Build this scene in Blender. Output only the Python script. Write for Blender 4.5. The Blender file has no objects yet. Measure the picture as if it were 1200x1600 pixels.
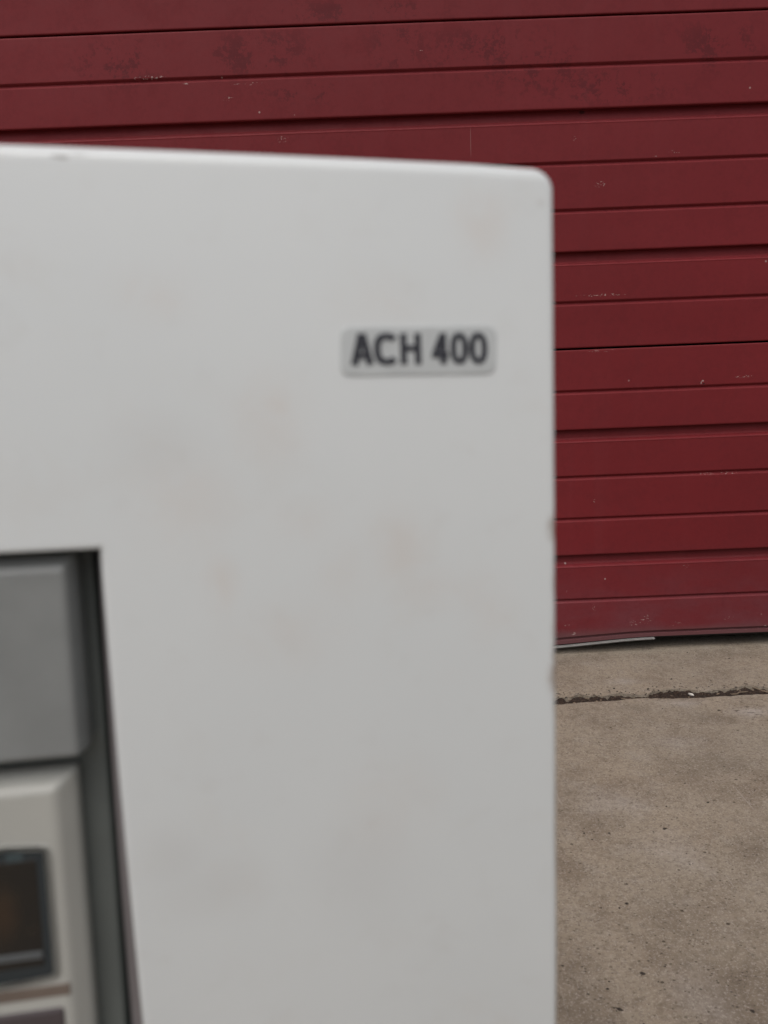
import bpy, bmesh, math, random
from math import radians as R
from mathutils import Vector, Matrix, noise
from mathutils.geometry import tessellate_polygon
random.seed(7)
sc = bpy.context.scene
col = sc.collection

# ------------------------------------------------------------------ camera
CAM = Vector((0, 0, .47508))
TH, RO, YW = .17413, .03943, .003874
F_ = Vector((math.sin(YW)*math.cos(TH), math.cos(YW)*math.cos(TH), -math.sin(TH)))
R0 = Vector((math.cos(YW), -math.sin(YW), 0)); U0 = R0.cross(F_)
RT = R0*math.cos(RO) - U0*math.sin(RO)
UP = R0*math.sin(RO) + U0*math.cos(RO)
cd = bpy.data.cameras.new('camera'); cam = bpy.data.objects.new('camera', cd); col.objects.link(cam)
cam.matrix_world = Matrix((( RT.x, UP.x, -F_.x, CAM.x), (RT.y, UP.y, -F_.y, CAM.y), (RT.z, UP.z, -F_.z, CAM.z), (0, 0, 0, 1)))
cd.sensor_fit = 'VERTICAL'; cd.sensor_height = 36; cd.sensor_width = 27; cd.lens = 28.125
cd.clip_start = .01; cd.clip_end = 500
cd.dof.use_dof = True; cd.dof.focus_distance = 1.3; cd.dof.aperture_fstop = 14.5
sc.camera = cam
# ------------------------------------------------------------------ world, sun, exposure (overcast)
w = bpy.data.worlds.new('World'); sc.world = w; w.use_nodes = True
nt = w.node_tree; nt.nodes.clear()
sky = nt.nodes.new('ShaderNodeTexSky'); sky.sky_type = 'NISHITA'; sky.sun_disc = False
SUN_EL, SUN_AZ = R(62), R(200)          # azimuth from +Y clockwise
sky.sun_elevation = SUN_EL; sky.sun_rotation = SUN_AZ
sky.air_density = 1.0; sky.dust_density = 6.0; sky.ozone_density = .4
hsv = nt.nodes.new('ShaderNodeHueSaturation'); hsv.inputs['Saturation'].default_value = .5
bg = nt.nodes.new('ShaderNodeBackground'); bg.inputs['Strength'].default_value = .10
wo = nt.nodes.new('ShaderNodeOutputWorld')
nt.links.new(sky.outputs[0], hsv.inputs['Color']); nt.links.new(hsv.outputs[0], bg.inputs['Color']); nt.links.new(bg.outputs[0], wo.inputs[0])
sl = bpy.data.lights.new('sun', 'SUN'); sun = bpy.data.objects.new('sun', sl); col.objects.link(sun)
sl.energy = .9; sl.angle = R(75); sl.color = (.97, .99, 1)
sd = Vector((math.sin(SUN_AZ)*math.cos(SUN_EL), math.cos(SUN_AZ)*math.cos(SUN_EL), math.sin(SUN_EL)))
sun.rotation_euler = (-sd).to_track_quat('-Z', 'Y').to_euler(); sun.location = sd*10
vs = sc.view_settings; vs.view_transform = 'Standard'; vs.look = 'None'; vs.gamma = 1; vs.use_curve_mapping = False
vs.exposure = .13

# ------------------------------------------------------------------ places
DOOR_Y = 1.333          # front face of the door
G = -.024               # top of the concrete
H7 = .5/7
def ray(px, py): return F_ + RT*((px-600)/1250) - UP*((py-800)/1250)
def on_door(px, py):
    d = ray(px, py); return CAM + d*(DOOR_Y/d.y)
def on_ground(px, py):
    d = ray(px, py); return CAM + d*((G-CAM.z)/d.z)

# ------------------------------------------------------------------ helpers
def link_mesh(name, me, mat, parent=None):
    o = bpy.data.objects.new(name, me); col.objects.link(o)
    if mat: me.materials.clear(); me.materials.append(mat)
    if parent: o.parent = parent
    return o
def mesh(name, verts, faces, mat, parent=None, smooth=False, fix=True):
    me = bpy.data.meshes.new(name); me.from_pydata([tuple(v) for v in verts], [], faces); me.update()
    if fix:
        bm = bmesh.new(); bm.from_mesh(me); bmesh.ops.recalc_face_normals(bm, faces=bm.faces); bm.to_mesh(me); bm.free()
    if smooth: me.shade_smooth()
    return link_mesh(name, me, mat, parent)
def bm_obj(name, bm, mat, parent=None, smooth=False):
    me = bpy.data.meshes.new(name); bm.to_mesh(me); bm.free()
    if smooth: me.shade_smooth()
    return link_mesh(name, me, mat, parent)
def box(name, x0, x1, y0, y1, z0, z1, mat, parent=None, bev=0):
    bm = bmesh.new(); bmesh.ops.create_cube(bm, size=1)
    for v in bm.verts:
        v.co = Vector(((x0+x1)/2 + v.co.x*(x1-x0), (y0+y1)/2 + v.co.y*(y1-y0), (z0+z1)/2 + v.co.z*(z1-z0)))
    if bev: bmesh.ops.bevel(bm, geom=bm.edges[:], offset=bev, segments=2, profile=.5, affect='EDGES')
    return bm_obj(name, bm, mat, parent)

# ------------------------------------------------------------------ node helpers
class NT:
    def __init__(s, name):
        s.m = bpy.data.materials.new(name); s.m.use_nodes = True; s.t = s.m.node_tree
        s.p = s.t.nodes['Principled BSDF']
        s.coord = None
    def n(s, typ, **k):
        nd = s.t.nodes.new(typ)
        for a, v in k.items(): setattr(nd, a, v)
        return nd
    def l(s, a, b): s.t.links.new(a, b)
    def put(s, sock, v):
        if isinstance(v, (int, float)): sock.default_value = v
        elif isinstance(v, (tuple, list)):
            sock.default_value = tuple(v) + ((1,) if len(sock.default_value) == 4 and len(v) == 3 else ())
        else: s.l(v, sock)
    def world(s):
        if not s.coord: s.coord = s.n('ShaderNodeNewGeometry').outputs['Position']
        return s.coord
    def local(s):
        if not s.coord: s.coord = s.n('ShaderNodeTexCoord').outputs['Object']
        return s.coord
    def map(s, scale=(1, 1, 1), loc=(0, 0, 0), rot=(0, 0, 0)):
        m = s.n('ShaderNodeMapping'); s.l(s.coord, m.inputs[0])
        m.inputs['Scale'].default_value = scale; m.inputs['Location'].default_value = loc; m.inputs['Rotation'].default_value = rot
        return m.outputs[0]
    def noise(s, scale, detail=4, rough=.55, vec=None, dist=0):
        n = s.n('ShaderNodeTexNoise'); n.inputs['Scale'].default_value = scale; n.inputs['Detail'].default_value = detail
        n.inputs['Roughness'].default_value = rough; n.inputs['Distortion'].default_value = dist
        s.l(vec if vec else s.coord, n.inputs['Vector']); return n.outputs[0]
    def voro(s, scale, vec=None, feature='F1'):
        n = s.n('ShaderNodeTexVoronoi', feature=feature); n.inputs['Scale'].default_value = scale
        s.l(vec if vec else s.coord, n.inputs['Vector']); return n
    def ramp(s, v, a, b, lo=0., hi=1.):
        n = s.n('ShaderNodeMapRange', interpolation_type='SMOOTHSTEP'); s.put(n.inputs[0], v)
        for i, q in enumerate((a, b, lo, hi)): n.inputs[i+1].default_value = q
        return n.outputs[0]
    def math(s, op, a, b=0.):
        n = s.n('ShaderNodeMath', operation=op); s.put(n.inputs[0], a); s.put(n.inputs[1], b); return n.outputs[0]
    def mix(s, f, a, b):
        n = s.n('ShaderNodeMix', data_type='RGBA'); s.put(n.inputs[0], f); s.put(n.inputs[6], a); s.put(n.inputs[7], b); return n.outputs[2]
    def spots(s, lst, soft=1.):
        """sum of soft ellipses (centre, radii, amount)"""
        acc = None
        for c, r, a in lst:
            m = s.n('ShaderNodeMapping', vector_type='POINT'); s.l(s.coord, m.inputs[0])
            m.inputs['Scale'].default_value = tuple(1/q for q in r); m.inputs['Location'].default_value = tuple(-c[i]/r[i] for i in range(3))
            ln = s.n('ShaderNodeVectorMath', operation='LENGTH'); s.l(m.outputs[0], ln.inputs[0])
            v = s.ramp(ln.outputs['Value'], 1-soft, 1, a, 0)
            acc = v if acc is None else s.math('MAXIMUM', acc, v)
        return acc
    def bump(s, h, strength, dist, prev=None):
        b = s.n('ShaderNodeBump'); b.inputs['Strength'].default_value = strength; b.inputs['Distance'].default_value = dist
        s.l(h, b.inputs['Height'])
        if prev: s.l(prev, b.inputs['Normal'])
        return b.outputs[0]
    def done(s, colr, rough=.5, normal=None, **k):
        s.put(s.p.inputs['Base Color'], colr); s.put(s.p.inputs['Roughness'], rough)
        if normal: s.l(normal, s.p.inputs['Normal'])
        for a, v in k.items(): s.put(s.p.inputs[a.replace('_', ' ')], v)
        return s.m
def plain(name, c, rough=.5, nz=.06, scale=60, **k):
    t = NT(name); t.local(); n = t.noise(scale, 3)
    f = t.ramp(n, .3, .7); c2 = tuple(q*(1-nz*2) for q in c)
    return t.done(t.mix(f, c, c2), rough, **k)

# ------------------------------------------------------------------ materials
def door_material():
    t = NT('red_door_paint'); t.world()
    big = t.noise(1.7, 4, .6); mid = t.noise(18, 9, .78, dist=.15); fine = t.noise(160, 4, .7)
    c = t.mix(t.ramp(big, .3, .7), (.182, .0165, .0208), (.152, .0138, .0172))
    # chalky faded film with darker worn-through areas, stronger on the upper sections
    sep = t.n('ShaderNodeSeparateXYZ'); t.l(t.coord, sep.inputs[0]); z = sep.outputs[2]
    up = t.ramp(z, .55, .95)
    c = t.mix(t.math('MULTIPLY', up, .45), c, (.165, .017, .022))
    wear = t.ramp(t.math('ADD', mid, t.math('MULTIPLY', fine, .30)), .655, .72)
    area = t.spots([(on_door(*q), (rx, .2, rz), 1) for q, rx, rz in
        (((400, 85), .13, .05), ((190, 100), .10, .05), ((760, 80), .14, .05), ((950, 135), .16, .035), ((480, 145), .1, .02), ((620, 70), .06, .05),
         ((1120, 70), .1, .05), ((840, 110), .12, .05), ((560, 20), .2, .03))], .8)
    area = t.math('ADD', t.math('MULTIPLY', area, .52), .10)
    c = t.mix(t.math('MULTIPLY', wear, area), c, (.080, .0105, .014))
    # vertical dust streaks and dust low down
    st = t.noise(1, 4, .6, t.map((34, 1, 1.1)))
    c = t.mix(t.ramp(st, .5, .8, 0, .10), c, (.19, .045, .05))
    low = t.ramp(z, .19, .0)
    dustn = t.ramp(t.noise(22, 5, .65, t.map((.6, 1, 1.4))), .3, .7, .35, 1)
    c = t.mix(t.math('MULTIPLY', t.math('MULTIPLY', low, dustn), .5), c, (.15, .058, .070))
    vlow = t.ramp(z, .024, .004)
    c = t.mix(t.math('MULTIPLY', vlow, .6), c, (.13, .078, .080))
    c = t.mix(t.ramp(fine, .35, .75, 0, .16), c, (.085, .010, .013))
    # pale flecks everywhere (rare) and rubbed scuffs in places
    v = t.voro(55); rnd = t.n('ShaderNodeSeparateColor'); t.l(v.outputs['Color'], rnd.inputs[0])
    fleck = t.math('MULTIPLY', t.ramp(v.outputs['Distance'], .115, .05), t.ramp(rnd.outputs[0], .962, .967))
    sc1 = t.spots([(on_door(*q), (rx, .2, rz), 1) for q, rx, rz in
        (((235, 121.5), .034, .0035), ((292, 131), .008, .0015), ((390, 131), .028, .003), ((355, 154), .012, .004), ((992, 974), .013, .006),
         ((1010, 968), .012, .010), ((1058, 975), .012, .005), ((898, 991), .012, .004), ((930, 949), .006, .007), ((886, 977), .006, .004),
         ((1164, 588), .02, .003), ((1022, 244), .006, .002), ((1055, 237), .012, .003), ((938, 288), .012, .006), ((962, 327), .004, .0018),
         ((898, 217), .003, .005), ((440, 217), .012, .007), ((1140, 966), .012, .004), ((1072, 884), .006, .006), ((886, 925), .002, .003),
         ((660, 79), .007, .002), ((940, 461), .05, .0025), ((940, 548), .03, .0025), ((1120, 740), .05, .0025), ((929, 783), .0025, .005))], .6)
    grit = t.ramp(t.noise(480, 3, .6, t.map((.5, 1, 1))), .56, .66)
    scuff = t.math('MULTIPLY', grit, t.math('MINIMUM', t.math('MULTIPLY', sc1, 1.3), 1.))
    chip = t.spots([(on_door(1098.5, 595), (.0022, .2, .0016), .9), (on_door(1096, 598), (.0012, .2, .0026), .8), (on_door(735.5, 222), (.0006, .2, .026), .3), (on_door(885, 882), (.002, .2, .002), 1),
                    (on_door(1196, 978), (.0025, .2, .0018), .7)], .3)
    nick = t.spots([(on_door(1100, 599.5), (.0022, .2, .0016), .9), (on_door(1094, 598), (.001, .2, .0012), .8), (on_door(912, 172), (.006, .2, .0035), .7)], .5)
    c = t.mix(nick, c, (.022, .008, .008))
    pale = t.math('MAXIMUM', t.math('MULTIPLY', fleck, .8), t.math('MAXIMUM', scuff, chip))
    c = t.mix(t.math('MULTIPLY', pale, .8), c, (.42, .30, .28))
    rough = t.ramp(mid, .3, .7, .5, .68)
    nb = t.bump(t.noise(420, 2), .12, .0004)
    nb = t.bump(t.noise(5, 2, .5, t.map((.6, 1, 2.2))), .35, .004, nb)
    return t.done(c, rough, nb, Specular_IOR_Level=.22)
M_DOOR = door_material()

def concrete_material():
    t = NT('weathered_concrete'); t.world()
    big = t.noise(3.2, 5, .62, dist=.3); mid = t.noise(14, 6, .7); mid2 = t.noise(31, 5, .7, t.map(loc=(4, 2, 0)))
    fine = t.noise(190, 5, .8); micro = t.noise(520, 3, .8)
    c = t.mix(t.ramp(big, .3, .7), (.305, .252, .190), (.275, .234, .182))
    c = t.mix(t.ramp(mid, .42, .66, 0, .6), c, (.165, .126, .092))
    c = t.mix(t.ramp(mid2, .5, .75, 0, .5), c, (.325, .290, .248))
    pat = t.spots([(on_ground(*q), (rx, ry, 1), a) for q, rx, ry, a in
        (((1105, 1195), .10, .05, .55), ((990, 1108), .035, .03, .6), ((1110, 1122), .05, .035, .5), ((1190, 1560), .10, .10, .55), ((880, 1560), .05, .12, .35),
         ((1060, 1470), .05, .1, .3), ((1150, 1020), .14, .04, .35), ((900, 1030), .1, .035, .35), ((1200, 1330), .05, .05, .35))], 1)
    c = t.mix(t.math('MULTIPLY', pat, t.ramp(mid, .3, .6, .5, 1)), c, (.120, .096, .072))
    pal = t.spots([(on_ground(*q), (rx, ry, 1), a) for q, rx, ry, a in
        (((1180, 1112), .06, .025, .6), ((1070, 1098), .05, .02, .4), ((975, 1065), .05, .02, .35), ((960, 1255), .06, .05, .35), ((1050, 1330), .05, .05, .35), ((1095, 1560), .04, .05, .3), ((1060, 1160), .06, .03, .3))], 1)
    c = t.mix(t.math('MULTIPLY', pal, t.ramp(mid2, .3, .6, .4, 1)), c, (.40, .37, .345))
    c = t.mix(t.ramp(fine, .42, .66, 0, .55), (c), (.125, .099, .075))
    c = t.mix(t.ramp(micro, .52, .66, 0, .55), c, (.47, .42, .37))
    # dark pits and specks, slightly drawn out, in two sizes and uneven in density
    dens = t.ramp(t.noise(7, 4), .35, .65, .55, 1)
    def specks(scale, keep, size, rot, amt):
        v = t.voro(scale, t.map((.8, 1, 1), rot=(0, 0, rot)))
        r = t.n('ShaderNodeSeparateColor'); t.l(v.outputs['Color'], r.inputs[0])
        sz = t.math('MULTIPLY', r.outputs[1], size)
        m = t.ramp(t.math('SUBTRACT', v.outputs['Distance'], sz), .05, -.02)
        return t.math('MULTIPLY', t.math('MULTIPLY', m, t.ramp(r.outputs[0], keep, keep+.02)), amt)
    s1 = t.math('MULTIPLY', specks(340, .62, .36, .5, .7), dens)
    s2 = specks(95, .965, .14, .2, .9)
    s3 = specks(160, .90, .22, -.4, .8)
    spk = t.math('MAXIMUM', s1, t.math('MAXIMUM', s2, s3))
    c = t.mix(spk, c, (.050, .038, .028))
    hc = t.spots([(on_ground(*q), (rx, ry, 1), a) for q, rx, ry, a in (((1124, 1110), .004, .0022, 1), ((1152, 1110), .007, .0014, .8), ((1172, 1113.5), .008, .0016, .9), ((1184, 1116), .005, .0014, .8),
        ((1158, 1097), .004, .004, .5), ((1168, 1104), .0035, .004, .5), ((1150, 1091), .004, .003, .4))], .6)
    c = t.mix(t.math('MULTIPLY', hc, t.ramp(fine, .35, .55, .3, 1)), c, (.045, .034, .026))
    # straw-thin scratches
    wv = t.noise(1, 3, .6, t.map((220, 9, 1), rot=(0, 0, .9)))
    c = t.mix(t.ramp(wv, .66, .72, 0, .35), c, (.42, .38, .34))
    h = t.math('ADD', t.math('MULTIPLY', fine, .6), t.math('MULTIPLY', spk, -.8))
    nb = t.bump(h, .55, .0009); nb = t.bump(mid, .4, .004, nb)
    return t.done(c, .9, nb, Specular_IOR_Level=.2)
M_CONC = concrete_material()

def soil_material():
    t = NT('joint_soil'); t.world()
    n = t.noise(140, 4, .7); v = t.voro(260)
    c = t.mix(t.ramp(n, .35, .65), (.018, .010, .006), (.044, .025, .015))
    c = t.mix(t.ramp(t.noise(420, 2), .62, .7, 0, .7), c, (.17, .13, .10))
    return t.done(c, .95, t.bump(v.outputs['Distance'], .8, .003))
M_SOIL = soil_material()

O = CAM + F_*.165                              # origin of the drive's front plane
def to_world_dir(v): return RT*v[0] - UP*v[1] + F_*v[2]
u_ = Vector((7400, -330, 1250)).normalized()
w_ = Vector((212, 9500, 1250)); w_ = (w_ - u_*w_.dot(u_)).normalized()
XU = to_world_dir(u_); YU = -to_world_dir(w_); ZU = XU.cross(YU)     # right, up, out of the front
NRM = u_.cross(w_)
YC, RC = -.022, .95                            # the cabinet's front is slightly crowned from top to bottom
def crown(y): return (max(y, -.16)-YC)**2/(2*RC)
def fl(px, py, off=0):
    """pixel measured in the photo -> metres on the drive's own front plane (off = depth behind it)"""
    d = Vector(((px-600)/1250, (py-800)/1250, 1)); o = Vector((0, 0, .165))
    e = off
    for _ in range(1 if off else 12):
        q = d*((o.dot(NRM)+e)/d.dot(NRM)) - o
        if not off: e = crown(-q.dot(w_))
    return (q.dot(u_), -q.dot(w_))

def plastic_material():
    t = NT('aged_white_plastic'); t.local()
    a = t.noise(9, 4, .55); b = t.noise(34, 5, .65, dist=.3); f = t.noise(900, 2)
    c = t.mix(t.ramp(a, .3, .7), (.648, .672, .676), (.622, .648, .654))
    c = t.mix(t.ramp(b, .52, .78, 0, .22), c, (.57, .54, .50))
    def sp(l): return [((*fl(*q), 0), (r1, r2, .05), am) for q, r1, r2, am in l]
    st = t.spots(sp([((432, 630), .006, .006, .65), ((425, 650), .012, .015, .30), ((345, 915), .006, .010, .35), ((625, 850), .012, .016, .30), ((752, 350), .010, .013, .32),
                     ((285, 780), .016, .018, .25), ((770, 960), .010, .010, .22), ((590, 470), .016, .010, .15), ((610, 1260), .016, .018, .18), ((240, 460), .013, .009, .22), ((450, 990), .02, .012, .2),
                     ((540, 900), .012, .012, .2), ((470, 820), .012, .008, .18), ((690, 920), .02, .008, .2)]), 1)
    c = t.mix(t.math('MULTIPLY', st, t.ramp(t.noise(70, 5, .7, dist=.5), .3, .65, .10, .62)), c, (.57, .445, .36))
    gr = t.spots(sp([((330, 1390), .020, .012, .15), ((560, 1360), .02, .02, .14), ((270, 1340), .012, .012, .2), ((250, 700), .016, .01, .14)]), 1)
    c = t.mix(gr, c, (.47, .46, .45))
    ed = t.spots(sp([((868, 826), .0028, .0045, 1.), ((871, 1058), .0032, .0060, 1.), ((872, 1025), .0022, .0026, 1.), ((870, 1000), .0018, .012, .6), ((871, 1090), .0018, .006, .6), ((868, 905), .0012, .007, .6),
                     ((845, 318), .0016, .0016, .15), ((869, 720), .0012, .01, .35), ((868, 560), .001, .02, .3)]), .9)
    c = t.mix(t.math('MULTIPLY', ed, t.ramp(t.noise(420, 4, .7), .32, .6, .25, .85)), c, (.21, .135, .09))
    sm = t.spots(sp([((97, 245), .0022, .0007, .75), ((122, 242), .0028, .0006, .35), ((86, 244), .0014, .0006, .6)]), 1)
    c = t.mix(sm, c, (.10, .085, .08))
    lbl = t.ramp(t.noise(120, 4), .55, .8, 0, .1)
    c = t.mix(lbl, c, (.46, .43, .4))
    return t.done(c, .36, t.bump(f, .08, .0002), Specular_IOR_Level=.5)
M_WHITE = plastic_material()
M_FLAP = plain('grey_plastic', (.228, .238, .236), .42)
M_FLOOR = plain('dark_grey_green_plastic', (.120, .134, .128), .5)
M_EDGE_SHADE = plain('mauve_grey_shade', (.160, .146, .150), .5)
M_BLACK = plain('black_gap', (.010, .010, .012), .7)
M_KEYPAD = plain('cream_grey_plastic', (.42, .42, .39), .4, .05, 25)
M_PLATE = plain('nameplate_grey', (.490, .512, .515), .38, .04, 200)
M_INK = plain('dark_ink', (.022, .023, .032), .5)
M_GLASS = plain('display_window', (.024, .032, .037), .16)
def screen_material():
    t = NT('dim_screen'); t.local()
    n = t.noise(60, 3, .6)
    c = t.mix(t.ramp(n, .35, .65), (.014, .013, .012), (.024, .019, .014))
    c = t.mix(t.spots([((*fl(0, 1440), -.004), (.005, .009, .05), .3)], 1), c, (.075, .038, .018))  # warm reflection painted into the screen colour as a soft spot
    return t.done(c, .2)
M_SCREEN = screen_material()
M_STRIP = plain('edge_reflection_grey', (.085, .092, .096), .4)
M_BROWN = plain('brown_groove', (.155, .120, .098), .6)
M_DKKEY = plain('dark_keys', (.070, .056, .060), .5)
M_REFLECTION = plain('faint_reflection', (.045, .065, .072), .3)
M_HOUSE = plain('housing_grey', (.33, .33, .32), .5)
M_WALL = plain('wall_render', (.42, .40, .37), .9, .15, 3)
M_SEAL = plain('pale_weatherstrip', (.20, .195, .185), .6, .1, 90)
M_RUB = plain('black_rubber', (.018, .018, .018), .7)
M_PEB = plain('pale_stone', (.66, .62, .56), .8, .1, 300)
M_DARKSTONE = plain('dark_grit', (.035, .026, .020), .9)
M_TWIG = plain('dry_straw', (.20, .15, .105), .9)
M_GROUND = plain('ground_asphalt', (.06, .058, .055), .95, .2, 5)

# ------------------------------------------------------------------ setting: ground
ground = mesh('ground', [(-60, -60, G-.022), (60, -60, G-.022), (60, 60, G-.022), (-60, 60, G-.022)], [(0, 1, 2, 3)], M_GROUND)
ground['kind'] = 'structure'
def ragged_slab(name, x0, x1, y0f, y1f, step=.0035):
    """slab with irregular front (y0f) and back (y1f) edges, edges crumble downwards"""
    n = int((x1-x0)/step); vs_, fs = [], []
    for i in range(n+1):
        x = x0 + (x1-x0)*i/n; a, b = y0f(x), y1f(x)
        e = .0010 + .002*abs(noise.noise(Vector((x*60, 5, 1))))
        vs_ += [(x, a, G-.02), (x, a+.001, G-.004), (x, a+e, G), (x, (a+b)/2, G), (x, b-e*1.6, G), (x, b-.001, G-.005), (x, b, G-.02)]
    for i in range(n):
        for k in range(6):
            q = i*7+k; fs.append((q, q+7, q+8, q+1))
    return mesh(name, vs_, fs, M_CONC, ground)
pa, pb = on_ground(872, 1099), on_ground(1200, 1083.5)
sl_ = (pb.y-pa.y)/(pb.x-pa.x)
def edge_front(x):        # back edge of the near slab: nearly straight, small nicks
    v = Vector((x*18, 0, 3)); f = Vector((x*120, 0, 9))
    bulge = .010*math.exp(-((x-on_ground(1000, 1093).x)/.035)**2) - .004*math.exp(-((x-on_ground(1090, 1088).x)/.03)**2)
    return pa.y + (x-pa.x)*sl_ + .003*noise.noise(v) + .0012*noise.noise(f) + bulge*.6
def edge_back(x):         # front edge of the apron under the door: crumbled
    gap = .0205
    for cx, wd, am in ((884, 6, -.003), (905, 8, .010), (940, 6, -.004), (962, 14, .004), (1003, 8, -.012), (1010, 6, -.006), (1060, 26, .012), (1105, 14, -.006), (1130, 24, .002), (1180, 18, .010)):
        c = on_ground(cx, 1085).x; gap += max(am, -.006)*math.exp(-((x-c)/(wd*.0011))**2)
    g2 = gap + .005*noise.noise(Vector((x*55, 2, 0))) + .0028*noise.noise(Vector((x*190, 7, 0)))
    return pa.y + (x-pa.x)*sl_ + max(.0155, g2)
near_slab = ragged_slab('concrete_slab', -1.25, 1.75, lambda x: -1.45 + .003*noise.noise(Vector((x*30, 0, 7))), edge_front)
apron = ragged_slab('concrete_slab', -1.25, 1.75, edge_back, lambda x: DOOR_Y+.42)
for sx in (-4.27, 1.77):  # neighbouring slabs, out of frame
    for sy, ey in ((-1.45, 1.11), (1.135, 1.75), (-4.5, -1.47), (-7.6, -4.52)):
        box('concrete_slab', sx, sx+3.0, sy, ey, G-.03, G, M_CONC, ground, .004)
for sy, ey in ((-4.5, -1.47), (-7.6, -4.52)): box('concrete_slab', -1.25, 1.75, sy, ey, G-.03, G, M_CONC, ground, .004)
# soil packed into the joint
vs_, fs = [], []; n = 900
for i in range(n+1):
    x = -1.25 + 3.*i/n
    for k in range(6):
        a, b = edge_front(x)-.008, edge_back(x)+.008; y = a+(b-a)*k/5
        vs_.append((x, y, G-.0035 + .005*noise.noise(Vector((x*90, y*90, 4))) + .003*noise.noise(Vector((x*260, y*260, 1)))))
for i in range(n):
    for k in range(5): q = i*6+k; fs.append((q, q+6, q+7, q+1))
o = mesh('joint_soil', vs_, fs, M_SOIL); o['kind'] = 'stuff'; o['label'] = 'dark crumbly soil filling the joint between the concrete slabs'; o['category'] = 'soil'

# loose grit (uncountable) on the slabs and in the joint
def grit(name, pts, mat, label):
    V, Fs = [], []
    for (x, y, z, r, el, an) in pts:
        b = len(V); ca, sa = math.cos(an), math.sin(an)
        for k in range(8):
            t8 = k*math.tau/7; q = random.uniform(.6, 1.15)
            dx, dy, dz = (el*q*math.cos(t8), q*math.sin(t8), -.1) if k < 7 else (.1, .1, random.uniform(.4, .7))
            V.append((x+r*(dx*ca-dy*sa), y+r*(dx*sa+dy*ca), z+r*dz))
        for a in range(7): Fs.append((b+a, b+(a+1) % 7, b+7))
    o = mesh(name, V, Fs, mat); o['kind'] = 'stuff'; o['label'] = label; o['category'] = 'grit'; return o
pts = []
for px, py, r in ((1106, 1254, .0022), (1041, 1260, .0017), (1038, 1295, .0030), (1021, 1300, .0016), (913, 1302, .0022), (952, 1302, .0022), (1070, 1224, .0017), (979, 1412, .0026), (968, 1419, .0018), (925, 1312, .0016),
                  (968, 1577, .0032), (1004, 1521, .0026), (1176, 1580, .0032), (1073, 1334, .0012), (1014, 1349, .0012), (949, 1545, .0018), (1125, 1376, .0013), (1049, 1061, .0035), (1101, 1088, .0030), (1139, 1029, .0030),
                  (1074, 1020, .0022), (1173, 1028, .0020), (1066, 1044, .0018), (1123, 1110, .003), (1035, 1107, .0016), (1085, 1241, .0012), (1058, 1278, .0012), (1148, 1387, .0010), (1103, 1104, .0014)):
    p = on_ground(px, py); r *= .68; pts.append((p.x, p.y, G+r*.1, r, random.uniform(1, 1.5), random.uniform(-.5, .5)))
for i in range(420):
    x = random.uniform(0, 1.2); y = random.uniform(.35, 1.32)
    r = random.choice((.0004, .0005, .0006, .0008)); pts.append((x, y, G+r*.2, r, random.uniform(1, 1.7), random.uniform(0, 3)))
for i in range(160):
    x = random.uniform(.2, 1.0); y = edge_back(x) + abs(random.gauss(0, .012)); r = random.uniform(.0008, .0018); pts.append((x, y, G+r*.2, r, 1.3, random.uniform(0, 3)))
grit('dark_grit', pts, M_DARKSTONE, 'scattered dark crumbs of grit lying on the concrete before the door')
pts = []
for i in range(130):
    x = random.uniform(.2, 1.); a, b = edge_front(x), edge_back(x); y = random.uniform(a, b+.004); r = random.uniform(.0008, .0020)
    pts.append((x, y, G-.004, r, random.uniform(1, 3), random.uniform(0, 3)))
for i in range(120):
    x = random.uniform(.2, 1.); y = edge_back(x) + abs(random.gauss(0, .02)); r = random.uniform(.0008, .0016); pts.append((x, y, G+r*.2, r, 1.4, random.uniform(0, 3)))
grit('pale_grit', pts, M_TWIG, 'pale sandy crumbs and straw bits along the soil joint')

def twig(px, py, L, an, r, label, z=.001):
    p = on_ground(px, py); V, Fs = [], []; n = 7
    for i in range(n):
        s = (i/(n-1)-.5)*L; cx = p.x+s*math.cos(an) + .06*L*math.sin(i*1.3); cy = p.y+s*math.sin(an)+.05*L*math.cos(i*1.7)
        for k in range(5):
            t = k*math.tau/5; rr = r*(1-.5*abs(i/(n-1)-.5))
            V.append((cx-math.sin(an)*rr*math.cos(t), cy+math.cos(an)*rr*math.cos(t), G+z+r+rr*math.sin(t)))
    for i in range(n-1):
        for k in range(5): Fs.append((i*5+k, i*5+(k+1) % 5, i*5+5+(k+1) % 5, i*5+5+k))
    Fs += [tuple(range(5)), tuple(range(n*5-5, n*5))]
    o = mesh('twig', V, Fs, M_TWIG, smooth=True); o['label'] = label; o['category'] = 'twig'; o['group'] = 'dry twigs on the concrete'
twig(1192, 1077, .035, -.9, .0016, 'dry twig slanting across the soil joint at the right edge of the photo', -.004)
twig(985, 1091, .030, -.3, .0011, 'thin pale twig lying in the soil joint near the white cabinet', -.003)
twig(1155, 1081, .028, .35, .0012, 'thin pale twig lying along the right part of the soil joint', -.003)
# white pebble
bm = bmesh.new(); bmesh.ops.create_icosphere(bm, subdivisions=2, radius=1)
p = on_ground(1080, 1084)
for v in bm.verts:
    k = 1+.25*noise.noise(v.co*1.4); c = v.co*k
    v.co = Vector((p.x+c.x*.0034-c.y*.001, p.y+c.y*.0034-c.x*.002, G-.0012+c.z*.0022))
o = bm_obj('pebble', bm, M_PEB, smooth=True); o['label'] = 'small white pebble in the dark soil joint between the slabs'; o['category'] = 'pebble'

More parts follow.
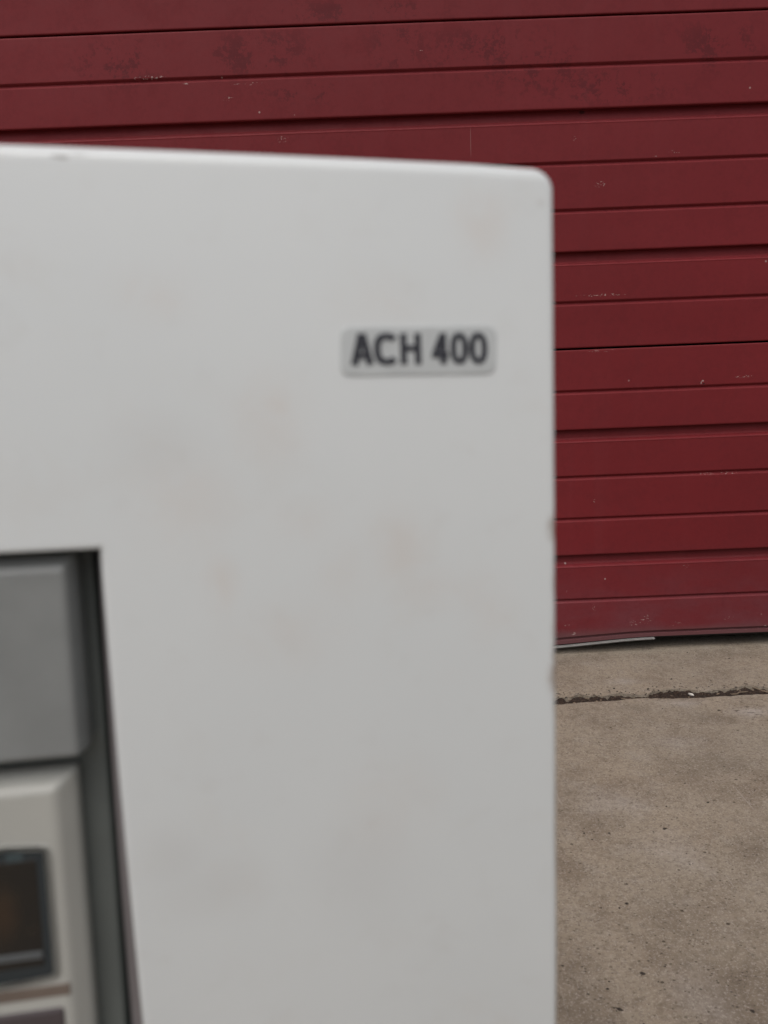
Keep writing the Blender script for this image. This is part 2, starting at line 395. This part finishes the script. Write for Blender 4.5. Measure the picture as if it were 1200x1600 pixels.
# ------------------------------------------------------------------ setting: building shell round the door
DX0, DX1, DH = -1.15, 1.65, 2.5
WY = DOOR_Y-.02
box('wall', DX0-3, DX0, WY, WY+.2, G-.02, 4.2, M_WALL)['kind'] = 'structure'
box('wall', DX1, DX1+3, WY, WY+.2, G-.02, 4.2, M_WALL)['kind'] = 'structure'
box('wall', DX0, DX1, WY, WY+.2, DH+.003, 4.2, M_WALL)['kind'] = 'structure'
box('wall', DX0-3, DX0-2.8, WY+.2, WY+5, G-.02, 4.2, M_WALL)['kind'] = 'structure'
box('wall', DX1+2.8, DX1+3, WY+.2, WY+5, G-.02, 4.2, M_WALL)['kind'] = 'structure'
box('wall', DX0-3, DX1+3, WY+5, WY+5.2, G-.02, 4.2, M_WALL)['kind'] = 'structure'
box('roof', DX0-3.2, DX1+3.2, WY-.25, WY+5.4, 4.202, 4.35, M_HOUSE)['kind'] = 'structure'

# ------------------------------------------------------------------ the red sectional door
door = bpy.data.objects.new('garage_door', None); col.objects.link(door); door.location = ((DX0+DX1)/2, DOOR_Y, 0)
door['label'] = 'red ribbed metal roll-up garage door behind the white cabinet, faded and scuffed'; door['category'] = 'garage door'
inv = Matrix.Translation(-door.location)
DEEP = .12*H7
def edge_top(kind):      # top of a slat, measured from its upper boundary line: (dz, depth) from outside in
    if kind == 'deep': return [(-.0225, 0), (-.0208, -.0003), (-.0198, .0002), (-.0188, .0011), (-.0162, .0078), (-.0130, .0098), (.0020, .0118)]
    if kind == 'rib':  return [(-.0052, 0), (-.0042, .0001), (-.0034, .0007), (-.0008, .0034), (0, .0036)]
    return [(-.0055, 0), (-.0042, .0002), (-.0030, .0010), (-.0026, .011)]
def edge_bot(kind):
    if kind == 'deep': return [(.0022, .0155), (.0003, .004), (.0006, .0012), (.0018, .0002), (.0035, 0)]
    if kind == 'rib':  return [(0, .0036), (.0006, .0034), (.0030, .0008), (.0040, .0001), (.0050, 0)]
    if kind == 'sill': return [(0, .012), (.0005, .0022), (.0010, .0010), (.0068, .0008), (.0078, .0040), (.0090, .0042), (.0112, .0008), (.0125, 0)]
    return [(0, .011), (.0003, .0010), (.0012, .0002), (.0024, 0)]
def warp(x, z):
    d = .0016*noise.noise(Vector((x*1.3, z*2.2, 0))) + .0009*noise.noise(Vector((x*5, z*6, 4)))
    dz = .0012*noise.noise(Vector((x*1.1, round(z/.5)*3.3, 8)))
    return d, dz
NX = 110
kinds = {0: 'sill', 1: 'rib', 2: 'deep', 3: 'rib', 4: 'rib', 5: 'deep', 6: 'rib', 7: 'joint'}
px_l = on_door(872, 1003)
def sag(x, z):          # the bottom edge hangs a little lower towards the left, as in the photo
    if z > .06: return 0
    s = max(0, min(1, (.47-x)/.22)); return -.010*s*s*(3-2*s)*(1-max(0, z)/.06)
for sct in range(5):
    z0 = sct*.5
    V = []; Fs = []
    for x in (DX0, DX1):                              # back sheet of the section
        for (y, z) in ((.0200, z0+.004), (.0200, z0+.496), (.035, z0+.496), (.035, z0+.004)): V.append((x-door.location.x, y, z))
    Fs = [(0, 1, 2, 3), (4, 5, 6, 7)] + [(k, (k+1) % 4, 4+(k+1) % 4, 4+k) for k in range(4)]
    panel = mesh('door_panel', V, Fs, M_DOOR, door)
    for s in range(7):
        kb, kt = kinds[s], kinds[s+1]
        if s == 0 and sct > 0: kb = 'joint'
        zb = z0 + s*H7 + (DEEP if kb == 'deep' else 0); zt = z0 + (s+1)*H7 + (DEEP if kt == 'deep' else 0)
        prof = [(zb+a, d) for a, d in edge_bot(kb)]
        zz0, zz1 = prof[-1][0], zt+edge_top(kt)[0][0]
        prof += [(zz0+(zz1-zz0)*k/4, 0) for k in range(1, 4)]
        prof += [(zt+a, d) for a, d in edge_top(kt)]
        V, Fs = [], []; n = len(prof)
        for i in range(NX+1):
            x = DX0+.002 + (DX1-DX0-.004)*i/NX
            for z, d in prof:
                wd, dz = warp(x, z); V.append((x-door.location.x, d+wd, z+dz+sag(x, z)))
        for i in range(NX):
            for k in range(n-1): q = i*n+k; Fs.append((q, q+n, q+n+1, q+1))
        o = mesh('slat', V, Fs, M_DOOR, panel, fix=False)
# bottom seal: dark rubber under the last section with the pale strip that has come loose on the left
V, Fs = [], []
for i in range(81):
    x = DX0 + (DX1-DX0)*i/80; zz = sag(x, 0)
    for y, z in ((.012, -.0005), (.012, -.004), (.024, -.010), (.034, -.006), (.034, -.0005)): V.append((x-door.location.x, y, z+zz*.7))
for i in range(80):
    for k in range(4): q = i*5+k; Fs.append((q, q+5, q+6, q+1))
mesh('bottom_seal', V, Fs, M_RUB, door)
V, Fs = [], []; N = 60
xa, xb = -.6, on_door(1022, 998).x
for i in range(N+1):
    x = xa+(xb-xa)*i/N; _, dz = warp(x, 0); zt = sag(x, 0)+dz
    th = .0052 - .0018*(i/N)
    y0 = -.0035
    for y, z in ((y0+.004, zt+.0002), (y0, zt-.0008), (y0-.0012, zt-th*.5), (y0, zt-th), (y0+.004, zt-th)): V.append((x-door.location.x, y, z))
for i in range(N):
    for k in range(5): q = i*5+k; Fs.append((q, i*5+(k+1) % 5, i*5+5+(k+1) % 5, q+5))
Fs += [tuple(range(5)), tuple(range(N*5, N*5+5))]
o = mesh('weather_strip', V, Fs, M_SEAL, door); o['label'] = 'pale loose weather strip showing below the bottom of the door'

# ------------------------------------------------------------------ the white cabinet (an electric drive unit)
unit = bpy.data.objects.new('drive_cabinet', None); col.objects.link(unit)
unit.matrix_world = Matrix(((XU.x, YU.x, ZU.x, O.x), (XU.y, YU.y, ZU.y, O.y), (XU.z, YU.z, ZU.z, O.z), (0, 0, 0, 1)))
unit['label'] = 'white plastic electric drive cabinet standing close by, stained, with grey keypad recess and name plate'; unit['category'] = 'drive unit'
CX = -.100                                        # the cabinet's own centre line
def ground_y(x, z): return (G - O.z - x*XU.z - z*ZU.z)/YU.z
XR_T, XR_B = fl(866, 330)[0], fl(871, 1600)[0]
EDGE = [fl(*q) for q in ((867.5, 290), (868.5, 400), (869.5, 550), (870.5, 700), (871.5, 900), (872, 1100), (872, 1300), (872.5, 1600))]
def xr(y):
    if y >= EDGE[0][1]: return EDGE[0][0]
    for a, b in zip(EDGE, EDGE[1:]):
        if y >= b[1]: return a[0]+(b[0]-a[0])*(a[1]-y)/(a[1]-b[1])
    return EDGE[-1][0]
def inset(poly, d):
    """move every vertex of a closed counter-clockwise polygon inwards by d"""
    n = len(poly); out = []
    for i in range(n):
        p, a, b = Vector(poly[i]), Vector(poly[i-1]), Vector(poly[(i+1) % n])
        e1, e2 = (p-a).normalized(), (b-p).normalized()
        n1, n2 = Vector((-e1.y, e1.x)), Vector((-e2.y, e2.x)); m = (n1+n2)/(1+n1.dot(n2))
        dd = d(m) if callable(d) else d
        out.append(tuple(p+m*dd))
    return out
def plate(name, outer, holes, z_front, z_back, b, mat, parent, seg=5, hb=None, curved=False, sidek=1):
    """plate with rounded front edges: outer CCW, holes CW, all in the local plane"""
    def side(m): return sidek + (1-sidek)*min(1, abs(m.normalized().y))    # tighter rounding on the upright edges
    V, Fs, flat = [], [], []; loops = []
    for j, pl in enumerate([outer]+holes):
        bb = b if j == 0 or hb is None else hb
        rings = [len(V)]; V += [(x, y, z_front) for x, y in inset(pl, (lambda m: bb*side(m)+.0006) if j == 0 and sidek < 1 else bb+.0006)]
        for k in range(seg+1):
            t = k/seg*math.pi/2
            pts_ = inset(pl, (lambda m: bb*side(m)*(1-math.sin(t))) if j == 0 and sidek < 1 else bb*(1-math.sin(t))) if (1-math.sin(t)) > 1e-6 else list(pl)
            st = len(V); V += [(x, y, z_front-bb*(1-math.cos(t))) for x, y in pts_]; rings.append(st)
        st = len(V); V += [(x, y, z_back) for x, y in pl]; rings.append(st)
        n = len(pl)
        for a, c in zip(rings, rings[1:]):
            for i in range(n): Fs.append((a+i, c+i, c+(i+1) % n, a+(i+1) % n)); flat.append(False)
        loops.append((rings[0], rings[-1], n))
    polys = [[Vector(V[s+i]) for i in range(n)] for s, _, n in loops]
    idx = [s+i for s, _, n in loops for i in range(n)]; idb = [e+i for _, e, n in loops for i in range(n)]
    tri = tessellate_polygon(polys)
    for t3 in tri:
        Fs.append(tuple(idx[q] for q in t3)); flat.append(True)
        Fs.append(tuple(idb[q] for q in reversed(t3))); flat.append(True)
    me = bpy.data.meshes.new(name); me.from_pydata(V, [], Fs)
    for p_, f_ in zip(me.polygons, flat): p_.use_smooth = not (f_ and V[p_.vertices[0]][2] < z_front-1e-5)
    bm = bmesh.new(); bm.from_mesh(me); bmesh.ops.recalc_face_normals(bm, faces=bm.faces)
    if curved:
        for i in range(30):
            y = -.17+i*.01
            bmesh.ops.bisect_plane(bm, geom=bm.verts[:]+bm.edges[:]+bm.faces[:], plane_co=(0, y, 0), plane_no=(0, 1, 0), dist=1e-6)
        for v in bm.verts: v.co.z -= crown(v.co.y)
    bm.to_mesh(me); bm.free()
    return link_mesh(name, me, mat, parent)
def ytop(x): return .0722 - (x-CX)**2/(2*6.2)
YB = ground_y(.04, -.02)+.003
# outline counter-clockwise starting bottom left; right side as measured, left side mirrored
rc = .0044
right = [(EDGE[-1][0], YB)] + [q for q in reversed(EDGE) if q[1] < .062]
cxr, cyr = xr(.067)-rc, ytop(xr(.067))-rc-.0002
corner = [(cxr+rc*math.cos(a), cyr+rc*math.sin(a)) for a in [i*math.pi/2/8 for i in range(9)]]
half = right + corner + [(CX+(xr(.062)-rc-CX)*f, ytop(CX+(xr(.062)-rc-CX)*f)) for f in (.9, .75, .6, .45, .3, .15)]
outer = half + [(CX, ytop(CX))] + [(2*CX-x, y) for x, y in reversed(half)]
OT = fl(100, 861)[1]
hx_t, hx_b = fl(155, 860)[0], fl(222, 1600)[0]
hs = (hx_b-hx_t)/(fl(222, 1600)[1]-fl(155, 860)[1])
OB = -.210
hxb2 = hx_t+hs*(OB-OT)
hole = [(2*CX-hx_t, OT), (hx_t, OT), (hxb2, OB), (2*CX-hxb2, OB)]        # clockwise
hole2 = [(2*CX-.03, -.26), (.03, -.26), (.03, -.262), (2*CX-.03, -.262)]
plate('front_cover', outer, [hole, hole2], 0, -.030, .0029, M_WHITE, unit, seg=6, hb=.0012, curved=True, sidek=.42)
# housing behind the cover
V = []
for z in (-.0302, -.200):
    for (x, y) in ((XR_B-.002, None), (XR_T-.002, .063), (2*CX-XR_T+.002, .063), (2*CX-XR_B+.002, None)):
        yy = ground_y(x, z)+.0005 if y is None else y
        V.append((x, yy, z))
mesh('housing', V, [(0, 1, 2, 3), (4, 5, 6, 7), (0, 1, 5, 4), (1, 2, 6, 5), (2, 3, 7, 6), (3, 0, 4, 7)], M_HOUSE, unit)
rib0 = None
for i in range(9):                                 # cooling ribs on the right flank
    y = .03-i*.035
    if rib0 is None:
        rib0 = box('cooling_rib', XR_T-.003, XR_T+.0012, y-.004, y+.004, -.17, -.05, M_HOUSE, unit, .001)
    else:
        c = rib0.copy(); col.objects.link(c); c.parent = unit; c.location = (0, y-.03, 0)
# recess: black back, then the grey-green floor
FO = -.0125
box('recess_back', 2*CX-hx_t-.004, hx_t+.010, OB-.01, OT+.004, -.0298, -.0270, M_BLACK, unit)
xf = fl(169, 1200, .0125)[0]
box('recess_floor', 2*CX-xf, xf, OB-.004, OT+.001, -.0265, FO, M_FLOOR, unit, .0007)

# shade of the opening's chamfer as an added mauve-grey strip, wider towards the bottom
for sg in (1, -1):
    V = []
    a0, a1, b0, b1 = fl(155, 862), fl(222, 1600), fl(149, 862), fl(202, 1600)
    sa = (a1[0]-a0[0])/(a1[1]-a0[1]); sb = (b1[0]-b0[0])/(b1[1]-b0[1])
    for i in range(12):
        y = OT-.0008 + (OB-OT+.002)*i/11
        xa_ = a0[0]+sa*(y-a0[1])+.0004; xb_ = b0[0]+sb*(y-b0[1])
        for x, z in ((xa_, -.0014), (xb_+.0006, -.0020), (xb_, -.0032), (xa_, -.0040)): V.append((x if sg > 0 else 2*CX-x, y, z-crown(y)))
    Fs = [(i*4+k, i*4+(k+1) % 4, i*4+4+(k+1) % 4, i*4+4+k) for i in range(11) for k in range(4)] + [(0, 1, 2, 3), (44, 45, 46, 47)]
    mesh('recess_edge_shade', V, Fs, M_EDGE_SHADE, unit)

def raised(name, base, face, zb, zf, mat, parent, soft=.0009, bottom_skirt=None):
    """block with sloping sides: base rectangle at depth zb, smaller face rectangle at zf; (x0,x1,y0,y1)"""
    bx0, bx1, by0, by1 = base; fx0, fx1, fy0, fy1 = face
    V = [(bx0, by0, FO+.0003), (bx1, by0, FO+.0003), (bx1, by1, FO+.0003), (bx0, by1, FO+.0003), (bx0, by0, zb), (bx1, by0, zb), (bx1, by1, zb), (bx0, by1, zb),
         (fx0, fy0, zf), (fx1, fy0, zf), (fx1, fy1, zf), (fx0, fy1, zf)]
    Fs = [(3, 2, 1, 0)] + [(k, (k+1) % 4, 4+(k+1) % 4, 4+k) for k in range(4)] + [(4+k, 4+(k+1) % 4, 8+(k+1) % 4, 8+k) for k in range(4)] + [(8, 9, 10, 11)]
    bm = bmesh.new(); vv = [bm.verts.new(v) for v in V]
    for f in Fs: bm.faces.new([vv[i] for i in f])
    bmesh.ops.recalc_face_normals(bm, faces=bm.faces)
    bmesh.ops.bevel(bm, geom=bm.edges[:], offset=soft, segments=3, profile=.5, affect='EDGES')
    return bm_obj(name, bm, mat, parent, smooth=False)
def sym(x): return 2*CX-x
# grey cover flap
fx = fl(108, 1000, .0025)[0]; ft = fl(50, 890, .0025)[1]; fb = fl(50, 1190, .0025)[1]
bx = fl(130, 1000, .0075)[0]; bt = fl(50, 869, .0055)[1]; bb_ = fb-.0002
flap = raised('cover_flap', (sym(bx), bx, bb_, bt), (sym(fx), fx, fb, ft), -.0065, -.0025, M_FLAP, unit, .0010)
# keypad
kf = fl(90, 1300, .004)[0]; kb_ = fl(128, 1300, .0085)[0]; kt = fl(40, 1238, .004)[1]; kbt = fl(40, 1207, .0075)[1]
KB = -.198
kp = raised('keypad', (sym(kb_), kb_, KB-.004, kbt), (sym(kf), kf, KB, kt), -.0080, -.004, M_KEYPAD, unit, .0011)
# display window, slightly bowed top and bottom edges, sunk a little in the keypad
d = fl(71, 1326, .0036); d2 = fl(89, 1524, .0036); d3 = fl(0, 1322, .0036); d4 = fl(0, 1537, .0036)
xr1, yt1, yb1 = d[0], d[1], d2[1]
def bow(x0, x1, yb, yt, bw, r=.0012, n=10):
    pts_ = []
    for i in range(n+1):
        f = i/n; x = x0+r+(x1-x0-2*r)*f; pts_.append((x, yb-bw*(1-(2*f-1)**2)))
    pts_ += [(x1-r*.3, yb+r*.3), (x1, yb+r), (x1, yt-r), (x1-r*.3, yt-r*.3)]
    for i in range(n+1):
        f = 1-i/n; x = x0+r+(x1-x0-2*r)*f; pts_.append((x, yt+bw*(1-(2*f-1)**2)))
    pts_ += [(x0+r*.3, yt-r*.3), (x0, yt-r), (x0, yb+r), (x0+r*.3, yb+r*.3)]
    return pts_
plate('display_rim', bow(sym(xr1)-.0007, xr1+.0007, yb1-.0007, yt1+.0007, .0012), [list(reversed(bow(sym(xr1), xr1, yb1, yt1, .0012)))], -.0034, -.0045, .0004, M_KEYPAD, kp, 3, .0002)
dw = plate('display_window', bow(sym(xr1)+.0001, xr1-.0001, yb1+.0001, yt1-.0001, .0012), [], -.0037, -.0046, .0002, M_GLASS, kp, 2)
scr = box('display_screen', sym(xr1)+.0020, xr1-.0020, fl(0, 1518, .0036)[1], fl(0, 1349, .0036)[1], -.0042, -.00355, M_SCREEN, kp, .0002)
s1, s2 = fl(0, 1494, .0036)[1], fl(0, 1505, .0036)[1]
box('display_edge_reflection', sym(xr1)+.003, xr1-.0022, s2, s1, -.0040, -.0032, M_STRIP, kp, .0002)  # reflection along the display's lower edge, built as a grey bar
q1, q2 = fl(8, 1333, .0036), fl(36, 1347, .0036)
box('text_reflection', q1[0], q2[0], q2[1], q1[1], -.0040, -.0036, M_REFLECTION, kp)  # faint reflection of text in the window, put in as a flat blue-grey mark
# groove and keys under the display
g1, g2 = fl(0, 1551, .0038)[1], fl(0, 1570, .0038)[1]
box('groove', sym(kf)+.0006, kf-.0000, g2, g1, -.0060, -.00385, M_BROWN, kp, .0002)
k1 = fl(0, 1588, .0036)[1]; kx = fl(102, 1595, .0036)[0]
box('key_field', sym(kx), kx, KB+.006, k1, -.0060, -.0034, M_DKKEY, kp, .0008)
keyb = None
for r_ in range(4):
    for c_ in range(3):
        x = CX + (c_-1)*.017; y = k1-.014 - r_*.0165
        if keyb is None: keyb = box('key', -.0065, .0065, -.0055, .0055, -.0036, -.0012, M_KEYPAD, kp, .0012); keyb.location = (x, y, 0)
        else:
            c = keyb.copy(); col.objects.link(c); c.parent = kp; c.location = (x, y, 0)

# ------------------------------------------------------------------ name plate ACH 400
pl = [fl(531.5, 588), fl(774.5, 584), fl(775, 508.5), fl(531.5, 511)]
def round_poly(P, r, n=6):
    out = []
    for i in range(4):
        p = Vector(P[i]); a = (Vector(P[i-1])-p).normalized(); b = (Vector(P[(i+1) % 4])-p).normalized()
        c = p+(a+b)*r
        for k in range(n+1):
            f = k/n; v = (-(b)*(1-f) - a*f); out.append(tuple(c+v.normalized()*r))
    return out
np_ = plate('name_plate', round_poly(pl, .0020), [], .00022, -.0004, .00012, M_PLATE, unit, 3, curved=True)
np_['label'] = 'grey name plate lettered ACH 400'
Y0, Y1 = fl(650, 569)[1], fl(650, 521)[1]; CH = Y1-Y0; SW = .00136
lay = [0]
def stroke(V, Fs, p, q, wd, z):
    p, q = Vector(p), Vector(q); n = (q-p).normalized(); n = Vector((-n.y, n.x))*wd/2; b = len(V)
    for a in (p+n, p-n, q-n, q+n): V.append((a.x, a.y, z))
    for a in (p+n, p-n, q-n, q+n): V.append((a.x, a.y, z-.0002))
    Fs += [(b, b+1, b+2, b+3), (b+4, b+7, b+6, b+5)] + [(b+k, b+4+k, b+4+(k+1) % 4, b+(k+1) % 4) for k in range(4)]
def ring(V, Fs, c, rx, ry, wd, a0, a1, z, n=36, pw=2.5):
    b = len(V)
    for i in range(n+1):
        a = a0+(a1-a0)*i/n; ca, sa = math.cos(a), math.sin(a)
        k = (abs(ca)**pw+abs(sa)**pw)**(-1/pw)
        for s_, zz in ((0, z), (1, z), (1, z-.0002), (0, z-.0002)):
            V.append((c[0]+ca*k*(rx-s_*wd), c[1]+sa*k*(ry-s_*wd*.88), zz))
    for i in range(n):
        for k in range(4): q = b+i*4; Fs.append((q+k, q+4+k, q+4+(k+1) % 4, q+(k+1) % 4))
    Fs += [(b, b+1, b+2, b+3), (b+n*4+3, b+n*4+2, b+n*4+1, b+n*4)]
Z = .00040
def glyph(name, fn):
    V, Fs = [], []; fn(V, Fs); mesh(name, [(x, y, z-crown(y)) for x, y, z in V], Fs, M_INK, np_)
def X(px): return fl(px, 545)[0]
def gA(V, F):
    a, b, m = X(547.5)+SW/2, X(583)-SW/2, X(565.3)
    stroke(V, F, (a, Y0), (m-.0001, Y1), SW*1.08, Z); stroke(V, F, (b, Y0), (m+.0001, Y1), SW*1.08, Z-.00001)
    stroke(V, F, (a+.0007, Y0+CH*.28), (b-.0007, Y0+CH*.28), SW*.85, Z-.00002)
def gC(V, F): ring(V, F, ((X(583.5)+X(624))/2, (Y0+Y1)/2), (X(624)-X(583.5))/2, CH/2+.0001, SW*1.05, R(42), R(318), Z)
def gH(V, F):
    a, b = X(625)+SW/2, X(657.5)-SW/2
    stroke(V, F, (a, Y0), (a, Y1), SW, Z); stroke(V, F, (b, Y0), (b, Y1), SW, Z); stroke(V, F, (a, (Y0+Y1)/2+.0001), (b, (Y0+Y1)/2+.0001), SW*.9, Z-.00001)
def g4(V, F):
    a, b = X(674.5), X(700.5); s = X(692)
    stroke(V, F, (s, Y0), (s, Y1), SW, Z); stroke(V, F, (a, Y0+CH*.29), (b, Y0+CH*.29), SW*.85, Z-.00001); stroke(V, F, (a+.0004, Y0+CH*.27), (s-.0002, Y1-.0003), SW*.85, Z-.00002)
def g0(x0, x1):
    return lambda V, F: ring(V, F, ((X(x0)+X(x1))/2, (Y0+Y1)/2), (X(x1)-X(x0))/2, CH/2+.0001, SW*.98, 0, math.tau, Z, pw=2.4)
glyph('letter', gA); glyph('letter', gC); glyph('letter', gH); glyph('digit', g4); glyph('digit', g0(703, 731)); glyph('digit', g0(732.5, 761))
